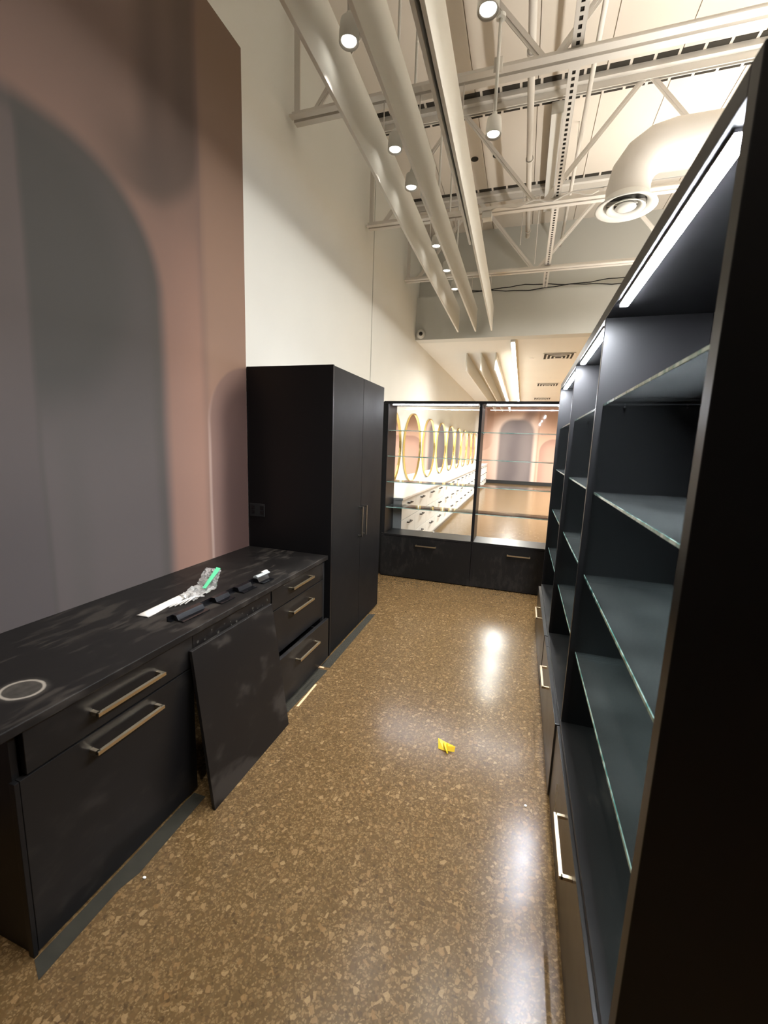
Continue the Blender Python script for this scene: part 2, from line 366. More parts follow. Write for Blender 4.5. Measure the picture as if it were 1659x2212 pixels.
# ------------------------------------------------------------------ left run: base cabinets, countertop, tall cabinet
XF = -1.30
ct = thing('countertop', 'long dusty black countertop along the mural wall with a ring stain', 'countertop', (-1.63, 1.69, 0.757))
bm = bmesh.new(); add_box(bm, XL+0.005, -1.283, 0.662, 2.714, 0.757, 0.787, bev=0.003)
obj('slab', bm, M_top, None).parent = None
slab = bpy.data.objects['slab']; slab.parent = ct; slab.matrix_parent_inverse = Matrix.Translation(-ct.location)
boxes('support_rail', [(-1.320, -1.302, 1.392, 1.998, 0.665, 0.756)], M_lam_dusty, ct)
boxes('support_rail', [(-1.33, -1.321, 1.392, 1.998, 0.60, 0.664)], M_rubber, ct)
bm = bmesh.new()
for k in range(13):
    yy = 1.42+0.045*k; zz = 0.712+random.uniform(-0.022, 0.03)
    add_cyl(bm, (-1.3025, yy, zz), (-1.3005, yy, zz), 0.004 if k % 3 else 0.007, n=10)
    if k % 2: add_cyl(bm, (-1.3025, yy+0.006, zz-0.018), (-1.3005, yy+0.006, zz-0.018), 0.0035, n=10)
k = obj('screw_holes', bm, M_void, ct); k['label'] = 'dark screw holes'; k['kind'] = 'stuff'

c1 = thing('base_cabinet', 'black base cabinet nearest the viewer with one drawer above a wide door', 'cabinet', (-1.63, 1.04, 0))
boxes('carcass', [(XL+0.005, -1.322, 0.70, 0.72, 0.0, 0.756), (XL+0.005, -1.322, 1.368, 1.388, 0.0, 0.756), (XL+0.005, XL+0.02, 0.72, 1.368, 0.0, 0.756), (XL+0.02, -1.322, 0.72, 1.368, 0.06, 0.078)], M_lam, c1)
boxes('end_panel', [(-1.322, XF, 0.692, 0.7055, 0.0, 0.604)], M_lam, c1)
dr = boxes('drawer', [(-1.3205, XF+0.002, 0.726, 1.386, 0.612, 0.750)], M_lam_panel, c1); pull(dr, (XF+0.002, 0.928, 0.683), (XF+0.002, 1.195, 0.683), (0.034, 0, 0))
dr = boxes('door', [(-1.3205, XF, 0.707, 1.386, 0.010, 0.604)], M_lam_panel, c1); pull(dr, (XF, 0.918, 0.548), (XF, 1.183, 0.548), (0.034, 0, 0))

c2 = thing('base_cabinet', 'black three-drawer base cabinet with its bottom drawer pulled out, beside the tall cabinet', 'cabinet', (-1.63, 2.35, 0))
boxes('carcass', [(XL+0.005, -1.322, 2.002, 2.020, 0.0, 0.756), (XL+0.005, -1.322, 2.672, 2.690, 0.0, 0.756), (XL+0.005, XL+0.02, 2.020, 2.672, 0.0, 0.756), (XL+0.02, -1.322, 2.020, 2.672, 0.03, 0.048)], M_lam, c2)
boxes('filler_strip', [(-1.335, -1.312, 2.692, 2.712, 0.0, 0.756)], M_rubber, c2)
for z0, z1, hz in ((0.622, 0.750, 0.705), (0.335, 0.616, 0.548)):
    dr = boxes('drawer', [(-1.3205, XF, 2.006, 2.668, z0, z1)], M_lam_panel, c2); pull(dr, (XF, 2.195, hz), (XF, 2.455, hz), (0.034, 0, 0))
dr = boxes('drawer', [(-1.278, -1.252, 2.006, 2.668, 0.022, 0.328), (-1.80, -1.279, 2.035, 2.05, 0.06, 0.26), (-1.80, -1.279, 2.62, 2.635, 0.06, 0.26), (-1.80, -1.279, 2.05, 2.62, 0.06, 0.07)], M_lam_panel, c2)
pull(dr, (-1.252, 2.195, 0.243), (-1.252, 2.455, 0.243), (0.034, 0, 0))

bm = bmesh.new()                                                     # loose panel leaning on the counter
A = Vector((-1.145, 1.315, 0.0)); Bv = Vector((-1.145, 1.930, 0.0)); Cc = Vector((-1.277, 1.972, 0.688)); D = Vector((-1.277, 1.357, 0.694))
nrm = (Bv-A).cross(D-A).normalized()
if nrm.x < 0: nrm = -nrm
fr = [bm.verts.new(p) for p in (A, Bv, Cc, D)]; bk = [bm.verts.new(p-nrm*0.016+Vector((0, 0, 0.0042))) for p in (A, Bv, Cc, D)]
bm.faces.new(fr); bm.faces.new(bk[::-1])
for i in range(4): bm.faces.new((fr[i], bk[i], bk[(i+1) % 4], fr[(i+1) % 4]))
bmesh.ops.recalc_face_normals(bm, faces=bm.faces)
bmesh.ops.bevel(bm, geom=list(bm.edges), offset=0.001, segments=1, affect='EDGES')
o = obj('cabinet_panel', bm, M_lam_dusty, origin=(-1.21, 1.64, 0)); tag(o, 'loose black panel leaning against the counter over the open bay', 'panel')

tc = thing('tall_cabinet', 'tall black two-door cabinet at the end of the counter', 'cabinet', (-1.62, 3.28, 0))
boxes('carcass', [(XL+0.005, -1.288, 2.740, 3.838, 0.0, 0.02), (XL+0.005, -1.288, 3.820, 3.838, 0.02, 2.12), (XL+0.005, XL+0.02, 2.740, 3.82, 0.02, 2.12), (XL+0.02, -1.288, 2.74, 3.82, 2.10, 2.12)], M_lam, tc)
boxes('side_panel', [(XL+0.005, -1.2665, 2.719, 2.739, 0.0, 2.122)], M_lam, tc)
for y0, y1, hy in ((2.742, 3.3085, 3.262), (3.3125, 3.838, 3.358)):
    dr = boxes('door', [(-1.286, -1.268, y0, y1, 0.012, 2.118)], M_door, tc); pull(dr, (-1.268, hy, 0.828), (-1.268, hy, 1.072), (0.034, 0, 0), mt=M_nickel)
pl = boxes('power_outlet', [(-1.945, -1.818, 2.713, 2.719, 1.025, 1.122)], M_rubber, tc, bev=0.002)
for k in (0, 1.9):
    for j in (0, 1): boxes('socket', [(-1.93+0.042*k, -1.902+0.042*k, 2.711, 2.7135, 1.045+0.034*j, 1.072+0.034*j)], M_black_plastic, pl, bev=0.001)

# ------------------------------------------------------------------ display units with glass shelves
def peg(parent, p, d):
    bm = bmesh.new(); add_cyl(bm, p, Vector(p)+Vector(d), 0.004, n=8); return obj('shelf_peg', bm, M_chrome, parent)
def shelf(parent, x0, x1, y0, y1, zt, axis, th=0.008):
    """glass shelf with a green front edge; axis is the length direction"""
    if axis == 'Y':
        g = boxes('glass_shelf', [(x0+0.0025, x1, y0, y1, zt-th, zt)], M_glass, parent, bev=0)
        boxes('glass_edge', [(x0, x0+0.0024, y0, y1, zt-th, zt)], M_edge, g, bev=0)
        for yy, s in ((y0, -1), (y1, 1)):
            for xx in (x0+0.075, x1-0.04): peg(parent, (xx, yy-s*0.012, zt-th-0.0045), (0, s*0.018, 0))
    else:
        g = boxes('glass_shelf', [(x0, x1, y0+0.0025, y1, zt-th, zt)], M_glass, parent, bev=0)
        boxes('glass_edge', [(x0, x1, y0, y0+0.0024, zt-th, zt)], M_edge, g, bev=0)
        for xx, s in ((x0, -1), (x1, 1)):
            for yy in (y0+0.07, y1-0.05): peg(parent, (xx-s*0.012, yy, zt-th-0.0045), (s*0.018, 0, 0))
    g['label'] = 'clear glass shelf with green edge'
    return g
def led(parent, a, b_, wdir, wd=0.022, lens=None):
    a = Vector(a); b_ = Vector(b_)
    bm = bmesh.new(); add_beam(bm, a+Vector((0, 0, -0.004)), b_+Vector((0, 0, -0.004)), 0.007, wd+0.006, wdir); l = obj('led_profile', bm, M_alu, parent)
    bm = bmesh.new(); add_beam(bm, a+Vector((0, 0, -0.0098)), b_+Vector((0, 0, -0.0098)), 0.004, wd, wdir); k = obj('led_lens', bm, lens or M_led, l); k['label'] = 'glowing white light strip'
    return l

# right-hand unit, three bays along the aisle
ru = thing('display_shelf_unit', 'tall black display unit with glass shelves along the right side of the aisle', 'shelving', (0.43, 2.38, 0))
X0 = 0.262; X1 = 0.612; ZB = 0.400; ZT = 2.150
boxes('end_panel', [(X0, X1+0.016, 0.772, 0.808, 0.0, ZT)], M_lam, ru)
boxes('divider', [(X0, X1, 1.892, 1.914, ZB, 2.108)], M_lam, ru); boxes('divider', [(X0, X1, 2.868, 2.890, ZB, 2.108)], M_lam, ru)
boxes('end_panel', [(X0, X1+0.016, 3.945, 3.967, 0.0, ZT)], M_lam, ru)
boxes('top_panel', [(X0, X1+0.016, 0.8085, 3.9445, 2.108, ZT)], M_lam, ru)
boxes('back_panel', [(X1, X1+0.016, 0.8085, 3.9445, 0.0, 2.108)], M_lam, ru)
boxes('base_top', [(X0-0.004, X1, 0.8085, 3.9445, ZB-0.022, ZB)], M_lam_panel, ru)
boxes('base_carcass', [(X0+0.006, X1, 0.8085, 0.826, 0.0, ZB-0.0225), (X0+0.006, X1, 1.893, 1.912, 0.0, ZB-0.0225), (X0+0.006, X1, 2.869, 2.888, 0.0, ZB-0.0225), (X0+0.006, X1, 3.925, 3.9445, 0.0, ZB-0.0225), (X0+0.02, X1, 0.83, 3.92, 0.03, 0.045)], M_lam, ru)
bays = ((0.8085, 1.8915), (1.9145, 2.8675), (2.8905, 3.9445))
for i, (y0, y1) in enumerate(bays):
    xd = (0.2475, 0.2400, 0.2375)[i]
    ya = (0.80, 1.908, 2.876)[i]; yb = (1.898, 2.866, 3.962)[i]
    dr = boxes('drawer', [(xd, X0+0.005, ya, yb, 0.006, 0.372)], M_drawer, ru)
    yc = (1.335, 2.42, 3.42)[i]; pull(dr, (xd, yc-0.115, 0.318), (xd, yc+0.115, 0.318), (-0.032, 0, 0), 0.0055)
    for zt in (0.741, 1.088, 1.438, 1.786): shelf(ru, 0.286, X1-0.004, y0+0.002, y1-0.002, zt, 'Y')
    led(ru, (0.290, y0+(0.068, 0.10, 0.08)[i], 2.108), (0.290, y1-(0.17, 0.09, 0.09)[i], 2.108), (1, 0, 0), 0.024)

# unit across the end of the aisle, two bays, open to the salon through glass
bu = thing('display_shelf_unit', 'low-based black display unit with two glass-shelf bays across the aisle end', 'shelving', (-0.5, 4.96, 0))
YB = 4.79; YR = 5.135; ZBB = 0.535
boxes('side_panel', [(-1.556, -1.522, YB, YR, ZBB, 2.066)], M_lam, bu); boxes('side_panel', [(0.578, 0.602, YB, YR, ZBB, 2.066)], M_lam, bu)
boxes('divider', [(-0.484, -0.452, YB, YR, ZBB, 2.066)], M_lam, bu)
boxes('top_panel', [(-1.575, 0.612, YB-0.004, YR, 2.066, 2.096)], M_lam, bu)
boxes('filler_panel', [(XL+0.005, -1.5565, YB+0.06, YB+0.08, 0.0, 2.096)], M_lam, bu)
boxes('base_top', [(-1.556, 0.602, YB-0.004, YR, ZBB-0.022, ZBB-0.0005)], M_lam_panel, bu)
boxes('base_carcass', [(-1.556, -1.536, YB+0.022, YR, 0.0, ZBB-0.0225), (0.582, 0.602, YB+0.022, YR, 0.0, ZBB-0.0225), (-1.536, 0.582, YR-0.018, YR, 0.0, ZBB-0.0225), (-1.536, 0.582, YB+0.022, YR-0.018, 0.03, 0.05)], M_lam, bu)
for x0, x1, hc in ((-1.556, -0.4705, -0.998), (-0.4665, 0.602, 0.049)):
    dr = boxes('drawer', [(x0, x1, YB, YB+0.0205, 0.010, ZBB-0.024)], M_lam_panel, bu); pull(dr, (hc-0.117, YB, 0.424), (hc+0.117, YB, 0.424), (0, -0.032, 0), 0.006)
for x0, x1 in ((-1.5215, -0.4845), (-0.4515, 0.5775)):
    for zt in (0.857, 1.163, 1.467, 1.767): shelf(bu, x0+0.002, x1-0.002, YB+0.02, YR-0.016, zt, 'X', 0.008)
    led(bu, (x0+0.04, YB+0.045, 2.066), (x1-0.02, YB+0.045, 2.066), (0, 1, 0), 0.020, M_led_back)
    g = boxes('glass_back', [(x0+0.002, x1-0.002, YR-0.010, YR-0.004, ZBB, 2.0655)], M_glass_back, bu, bev=0); g['label'] = 'clear glass back pane'

# ------------------------------------------------------------------ ceiling: joists, baffles, lamps, services
def joist(y, label, first, slots=True):
    j = thing('roof_joist', label, 'joist', (0, y, 4.09), 'painted steel roof joists')
    xs, xe = XL+0.03, XRW-0.05
    bm = bmesh.new()
    for s in (-1, 1):
        add_box(bm, xs, xe, y+s*0.013, y+s*0.066, 4.085, 4.094)
        add_box(bm, xs, xe, y+s*0.013, y+s*0.021, 4.094, 4.140)
    obj('bottom_chord', bm, M_steel, j)
    bm = bmesh.new()
    for s in (-1, 1):
        add_box(bm, xs, xe, y+s*0.012, y+s*0.072, 5.110, 5.120)
        add_box(bm, xs, xe, y+s*0.012, y+s*0.022, 5.05, 5.110)
    obj('top_chord', bm, M_steel, j)
    boxes('end_post', [(xs+0.015, xs+0.065, y-0.008, y+0.008, 4.141, 5.05)], M_steel, j, bev=0)
    node = -1.78
    while node < XRW-0.4:
        for s in (-1, 1):
            a = Vector((node+s*0.05, y, 4.13)); b_ = Vector((node+s*0.84, y, 5.075))
            if b_.x < xs or b_.x > xe: continue
            bm = bmesh.new(); add_beam(bm, a+Vector((0, -0.006, 0)), b_+Vector((0, -0.006, 0)), 0.05, 0.006); add_beam(bm, a+Vector((0, 0.006, 0)), b_+Vector((0, 0.006, 0)), 0.012, 0.04)
            obj('web_diagonal', bm, M_steel, j)
        node += 1.74
    if slots:
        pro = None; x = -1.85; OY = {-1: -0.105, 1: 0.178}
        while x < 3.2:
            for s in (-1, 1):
                if pro is None: pro = boxes('deck_opening_shade', [(x, x+0.168, y+OY[s]-0.03, y+OY[s]+0.03, ZC-0.004, ZC+0.001)], M_void, j, bev=0, origin=(x, y+OY[s], ZC))  # flat dark slab painted as the shaded flute opening
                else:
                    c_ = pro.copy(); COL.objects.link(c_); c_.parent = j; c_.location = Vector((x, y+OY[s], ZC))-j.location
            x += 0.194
        bm = bmesh.new(); add_box(bm, XL+0.02, XRW-0.02, y-0.071, y+0.071, 5.1205, ZC-0.0005); obj('deck_seat', bm, M_steel, j)
    return j
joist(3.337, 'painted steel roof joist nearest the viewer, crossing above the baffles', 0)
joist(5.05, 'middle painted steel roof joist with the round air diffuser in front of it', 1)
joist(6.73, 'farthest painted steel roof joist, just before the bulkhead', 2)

def baffle(label, boards):
    t = thing('ceiling_baffle', label, 'ceiling baffle', (boards[0][0], 4.0, 3.5), 'long white ceiling baffles')
    for (xa, ya, xb, yb, z0, z1) in boards:
        bm = bmesh.new()
        p = [(xa, ya), (xb, yb)]
        vv = []
        for (px, py) in p:
            for dx, dz in ((-0.011, z0), (0.011, z0), (0.011, z1), (-0.011, z1)): vv.append(bm.verts.new((px+dx, py, dz)))
        for q in ((0, 1, 2, 3), (7, 6, 5, 4), (0, 4, 5, 1), (1, 5, 6, 2), (2, 6, 7, 3), (3, 7, 4, 0)): bm.faces.new([vv[i] for i in q])
        bmesh.ops.recalc_face_normals(bm, faces=bm.faces); bmesh.ops.bevel(bm, geom=list(bm.edges), offset=0.0015, segments=1, affect='EDGES')
        obj('board', bm, M_baffle, t)
    for yy in (3.337, 5.05, 6.73):
        f_ = (yy-boards[-1][1])/(boards[-1][3]-boards[-1][1]); xx = boards[-1][0]+f_*(boards[-1][2]-boards[-1][0])
        bm = bmesh.new(); add_cyl(bm, (xx, yy, 3.86), (xx, yy, 4.084), 0.004, n=8); obj('hanger_rod', bm, M_steel, t)
    return t
baffle('leftmost of the three long white ceiling baffles, nearest the white wall', [(-1.155, 0.2, -1.203, 7.50, 3.505, 3.880)])
baffle('middle one of the three long white ceiling baffles', [(-0.868, 0.2, -0.890, 3.82, 3.505, 3.895), (-0.905, 3.5, -0.913, 7.50, 3.505, 3.860)])
baffle('rightmost of the three long white ceiling baffles, made of two lapped boards', [(-0.605, 0.2, -0.642, 4.42, 3.515, 3.87), (-0.548, 0.2, -0.652, 7.50, 3.505, 3.875)])

def can_lamp(x, y, z, label, top, grp, tilt=0):
    t = thing('can_lamp', label, 'ceiling lamp', (x, y, z), grp)
    bm = bmesh.new(); add_lathe(bm, [(0.036, 0.018), (0.050, 0.0), (0.053, 0.004), (0.052, 0.05), (0.046, 0.10), (0.020, 0.115)], (x, y, z), n=28); obj('housing', bm, M_white, t, smooth=True)
    bm = bmesh.new(); add_lathe(bm, [(0.0001, 0.0), (0.018, -0.0005), (0.0385, 0.0015), (0.0385, 0.004), (0.0001, 0.005)], (x, y, z+0.009), n=28); k = obj('lens', bm, M_canlens, t, smooth=True); k['label'] = 'bright lamp lens'
    bm = bmesh.new(); add_cyl(bm, (x, y, z+0.115), (x, y, top), 0.011, n=12); obj('stem', bm, M_white, t, smooth=True)
    bm = bmesh.new(); add_cyl(bm, (x, y, top-0.02), (x, y, top), 0.03, n=16); add_cyl(bm, (x, y, z+0.113), (x, y, z+0.135), 0.017, n=12); obj('collar', bm, M_white, t)
    spot(x, y, z-0.004, CAN_P)
    return t
ords = ('nearest', 'second', 'third', 'fourth', 'fifth', 'farthest')
for k, y in enumerate((2.375, 3.225, 3.69, 4.75, 5.40, 6.02)):
    can_lamp(-1.045, y, 3.675, '%s white can lamp in the row between the left and middle ceiling baffles' % ords[k], ZC-0.001, 'can lamps between the baffles')
can_lamp(-0.332, 2.40, 3.67, 'white can lamp at the top edge, right of the rightmost ceiling baffle', ZC-0.001, 'can lamps right of the baffles')
l2 = can_lamp(-0.362, 3.245, 3.67, 'white can lamp on a long stem clamped to the nearest joist', 4.36, 'can lamps right of the baffles')
boxes('clamp', [(-0.39, -0.335, 3.258, 3.275, 4.05, 4.14)], M_steel, l2)

# perforated strut along the room, above the lower chords
t = thing('perforated_strut', 'perforated steel strut running lengthwise on top of the joists', 'strut', (0.12, 4.5, 4.16))
boxes('channel', [(0.084, 0.088, -1.0, 7.59, 4.142, 4.178), (0.152, 0.156, -1.0, 7.59, 4.142, 4.178), (0.084, 0.156, -1.0, 7.59, 4.178, 4.182)], M_steel, t, bev=0)
bm = bmesh.new()
y = 2.6; rails = []
add_box(bm, 0.0885, 0.109, 2.5, 7.59, 4.1425, 4.145); add_box(bm, 0.131, 0.1515, 2.5, 7.59, 4.1425, 4.145)
while y < 7.55:
    add_box(bm, 0.109, 0.131, y, y+0.024, 4.1425, 4.145); y += 0.055
k = obj('perforated_web', bm, M_steel, t); k['kind'] = 'stuff'
bm = bmesh.new(); add_box(bm, 0.089, 0.151, 2.5, 7.55, 4.150, 4.152); obj('hole_shade', bm, M_void, t)  # dark sheet standing for the shade inside the strut, behind its holes

t = thing('sprinkler_pipe', 'white sprinkler pipe running lengthwise, left of the perforated strut', 'pipe', (-0.185, 5.0, 4.7))
bm = bmesh.new(); add_cyl(bm, (-0.185, 0.5, 4.70), (-0.192, 7.08, 4.70), 0.030, n=20); obj('pipe', bm, M_steel, t, smooth=True)
for yy in (4.0, 5.32, 6.9):
    bm = bmesh.new(); add_lathe(bm, [(0.034, -0.012), (0.040, -0.012), (0.040, 0.012), (0.034, 0.012)], (-0.188, yy, 4.70), axis='Y', n=20, closed=True); add_cyl(bm, (-0.188, yy, 4.738), (-0.188, yy, ZC-0.001), 0.005, n=8)
    obj('pipe_hanger', bm, M_steel, t)
t = thing('conduit_pipe', 'thinner pipe running lengthwise, right of the perforated strut', 'pipe', (0.295, 5.0, 4.7))
bm = bmesh.new(); add_cyl(bm, (0.297, 0.5, 4.70), (0.291, 7.5, 4.70), 0.020, n=16); obj('pipe', bm, M_steel, t, smooth=True)
for yy in (3.9, 5.6, 7.2):
    bm = bmesh.new(); add_cyl(bm, (0.295, yy, 4.718), (0.295, yy, ZC-0.001), 0.005, n=8); obj('pipe_hanger', bm, M_steel, t)
o = boxes('wiring_trough', [(-0.005, 0.115, 5.24, 7.15, 5.04, ZC-0.001)], M_white, bev=0.003, origin=(0.05, 6.2, 5.04)); tag(o, 'pale rectangular trough fixed under the roof deck behind the middle joist', 'trough')
for xx, yy, dz in ((-0.27, 6.62, 0.55), (-0.06, 6.66, 0.55)):
    bm = bmesh.new(); add_cyl(bm, (xx, yy, 4.40 if xx < -0.2 else 4.15), (xx, yy, ZC-0.001), 0.006, n=8); o = obj('hanger_rod', bm, M_steel, origin=(xx, yy, 4.4))
    tag(o, 'thin hanger rod %s the free end of the sprinkler pipe' % ('left of' if xx < -0.2 else 'right of'), 'rod', 'hanger rods by the far joist')

# round diffuser on an elbow of duct
t = thing('air_duct', 'white round ceiling diffuser on an elbowed air duct above the right unit', 'air duct', (0.69, 4.56, 3.74))
c0 = Vector((0.69, 4.56, 3.76))
bm = bmesh.new()
pts = []; R_ = 0.30
rings = []; nseg = 28; rad = 0.175
path = [(Vector((0.69, 4.56, 3.80)), Vector((0, 0, 1)))]
for k in range(0, 5):
    a = math.radians(22.5*k); path.append((Vector((0.69+R_-R_*math.cos(a), 4.56, 3.90+R_*math.sin(a))), Vector((math.sin(a), 0, math.cos(a)))))
path.append((Vector((2.8, 4.56, 3.90+R_)), Vector((1, 0, 0))))
for p, d in path:
    s = Vector((0, 1, 0)); tt = d.cross(s).normalized()
    rings.append([bm.verts.new(p+s*math.cos(2*math.pi*k/nseg)*rad+tt*math.sin(2*math.pi*k/nseg)*rad) for k in range(nseg)])
for A_, B_ in zip(rings[:-1], rings[1:]):
    for k in range(nseg): bm.faces.new((A_[k], A_[(k+1) % nseg], B_[(k+1) % nseg], B_[k]))
bmesh.ops.recalc_face_normals(bm, faces=bm.faces); obj('duct', bm, M_steel, t, smooth=True)
bm = bmesh.new(); add_lathe(bm, [(0.178, 0.06), (0.185, 0.02), (0.245, -0.012), (0.248, -0.020), (0.232, -0.024), (0.165, 0.012), (0.160, 0.055)], c0, n=40, closed=True); obj('diffuser_cone', bm, M_white, t, smooth=True)
bm = bmesh.new(); add_lathe(bm, [(0.150, -0.030), (0.156, -0.026), (0.10, 0.012), (0.095, 0.008)], c0, n=40, closed=True); obj('inner_cone', bm, M_white, t, smooth=True)
bm = bmesh.new(); add_lathe(bm, [(0.0001, -0.034), (0.05, -0.032), (0.085, -0.018), (0.07, 0.006), (0.0001, 0.012)], c0, n=32); obj('center_disc', bm, M_white, t, smooth=True)
bm = bmesh.new(); add_lathe(bm, [(0.0001, 0.045), (0.158, 0.045), (0.158, 0.05), (0.0001, 0.05)], c0, n=32); obj('throat', bm, M_dvoid, t)
bm = bmesh.new(); add_cyl(bm, c0+Vector((0, 0, 0.005)), c0+Vector((0, 0, 0.046)), 0.012, n=10); add_box(bm, c0.x-0.155, c0.x+0.155, c0.y-0.006, c0.y+0.006, c0.z+0.012, c0.z+0.044); obj('spider', bm, M_steel, t)

# junction box and flexible conduit on the middle joist, cables on the bulkhead ledge
o = boxes('junction_box', [(-0.62, -0.52, 5.0, 5.1, 4.02, 4.084)], M_white, bev=0.004, origin=(-0.57, 5.05, 4.05)); tag(o, 'small white junction box under the middle joist by the rightmost baffle', 'junction box')
bm = bmesh.new(); add_tube(bm, [(-0.519+0.06*k, 4.965+0.01*math.sin(k*0.9), 4.066+0.022*math.sin(k*1.1)+0.0035*k) for k in range(18)], 0.008); o = obj('flexible_conduit', bm, M_steel, smooth=True, origin=(0, 4.97, 4.06)); tag(o, 'wavy metal conduit running from the junction box along the middle joist', 'conduit')
for k, (y_, zz, lab) in enumerate(((7.585, 4.142, 'lower dark cable draped along the top of the bulkhead'), (7.55, 4.175, 'upper dark cable draped along the top of the bulkhead'))):
    bm = bmesh.new(); add_tube(bm, [(-1.2-0.3*k+0.12*i, y_, zz+0.020*math.sin(i*0.55+k*1.7)+0.006*math.sin(i*1.9)) for i in range(40)], 0.007, 6); o = obj('cable', bm, M_rubber, smooth=True, origin=(0, y_, zz)); tag(o, lab, 'cable', 'cables on the bulkhead')
for xx, lab in ((-0.87, 'left'), (-0.605, 'right')):
    bm = bmesh.new(); add_cyl(bm, (xx, 5.93, ZC-0.006), (xx, 5.93, ZC), 0.045, n=20); k = obj('deck_hole', bm, M_void, ceil)

# security camera
t = thing('security_camera', 'small white dome security camera on the bulkhead by the left wall', 'camera', (-1.868, 7.59, 3.52))
bm = bmesh.new(); add_lathe(bm, [(0.0001, 0), (0.055, 0), (0.075, 0.006), (0.078, 0.03), (0.07, 0.045), (0.0001, 0.05)], (-1.868, 7.599, 3.525), axis='Y', sign=-1, n=28); obj('base', bm, M_white, t, smooth=True)
bm = bmesh.new(); bmesh.ops.create_uvsphere(bm, u_segments=24, v_segments=14, radius=0.062, matrix=Matrix.Translation((-1.868, 7.545, 3.52))); obj('dome', bm, M_white, t, smooth=True)
bm = bmesh.new(); bmesh.ops.create_uvsphere(bm, u_segments=20, v_segments=10, radius=0.034, matrix=Matrix.Translation((-1.848, 7.502, 3.512))); obj('eye', bm, M_black_plastic, t, smooth=True)

# ------------------------------------------------------------------ salon seen through the glass
ctop = boxes('salon_counter', [(XL+0.003, -1.405, 5.17, 18.9, 0.895, 0.925)], M_marble, bev=0.003, origin=(-1.68, 12, 0.895)); tag(ctop, 'long white stone counter under the round mirrors', 'countertop')
def salon_unit(y, wd):
    t = thing('drawer_unit', '', 'cabinet', (-1.7, y, 0), 'white drawer units under the salon counter')
    boxes('body', [(XL+0.003, -1.446, y+0.002, y+wd-0.002, 0.10, 0.8945), (XL+0.05, -1.50, y+0.002, y+wd-0.002, 0.0, 0.0995)], M_salon_white, t, bev=0)
    for z0, z1 in ((0.106, 0.356), (0.364, 0.620), (0.628, 0.886)):
        d_ = boxes('drawer', [(-1.4455, -1.427, y+0.006, y+wd-0.006, z0, z1)], M_salon_white, t, bev=0.0015)
        pull(d_, (-1.427, y+wd/2-0.085, z1-0.06), (-1.427, y+wd/2+0.085, z1-0.06), (0.030, 0, 0), 0.008, M_handle_black)
    return t
WD = 0.76; NU = 18
first = salon_unit(5.20, WD); units = [first]
for k in range(1, NU):
    c_ = copy_tree(first); c_.location = first.location+Vector((0, WD*k, 0)); units.append(c_)
ORD = ['first', 'second', 'third', 'fourth', 'fifth', 'sixth', 'seventh', 'eighth', 'ninth', 'tenth', 'eleventh', 'twelfth', 'thirteenth', 'fourteenth', 'fifteenth', 'sixteenth', 'seventeenth', 'last']
for k, t in enumerate(units): t['label'] = '%s white three-drawer unit under the salon counter, counting away from the viewer' % ORD[k]
def round_mirror(y):
    t = thing('round_mirror', '', 'mirror', (XL, y, 1.545), 'gold-framed round mirrors')
    bm = bmesh.new(); add_lathe(bm, [(0.607, 0.0), (0.622, 0.0), (0.622, 0.032), (0.607, 0.032)], (XL+0.003, y, 1.550), axis='X', n=64, closed=True); obj('frame', bm, M_gold, t)
    bm = bmesh.new(); add_lathe(bm, [(0.0001, 0.0), (0.6065, 0.0), (0.6065, 0.012), (0.0001, 0.012)], (XL+0.003, y, 1.550), axis='X', n=64); obj('mirror_glass', bm, M_mirror, t)
    return t
m0 = round_mirror(6.24); ms = [m0]
for k in range(1, 9):
    c_ = copy_tree(m0); c_.location = m0.location+Vector((0, 1.44*k, 0)); ms.append(c_)
for k, t in enumerate(ms): t['label'] = '%s gold-framed round mirror over the salon counter, counting away from the viewer' % (ORD[k] if k < 8 else 'last')

for k, (x, nm) in enumerate(((-1.205, 'left'), (-0.925, 'middle'), (-0.645, 'right'))):
    o = boxes('ceiling_baffle', [(x-0.011, x+0.011, 8.78, 18.5, 3.10, ZL)], M_baffle, bev=0.0015, origin=(x, 13, 3.1)); tag(o, '%s of the three short-hung baffles under the low salon ceiling' % nm, 'ceiling baffle', 'baffles under the salon ceiling')
def linear(x, y0, y1, label):
    t = thing('linear_lamp', label, 'ceiling lamp', (x, (y0+y1)/2, 3.38))
    boxes('housing', [(x-0.040, x+0.040, y0-0.08, y1, 3.392, ZL), (x-0.040, x-0.0345, y0-0.02, y1, 3.366, 3.3915), (x+0.0345, x+0.040, y0-0.02, y1, 3.366, 3.3915)], M_white, t, bev=0)
    k = boxes('lens', [(x-0.034, x+0.034, y0, y1-0.02, 3.370, 3.3915)], M_strip, t, bev=0); k['label'] = 'glowing white lens'
    return t
linear(-0.31, 7.90, 19.0, 'long glowing linear lamp on the low ceiling beyond the shelves')
area(-0.31, 13.4, 3.362, 0.066, 11.0, 480, NEUT, 'linear_lamp_light').data.spread = math.radians(162)
for x in (2.2, 4.6): area(x, 13.4, 3.40, 0.07, 11.0, 480, NEUT, 'linear_lamp_light').data.spread = math.radians(125)
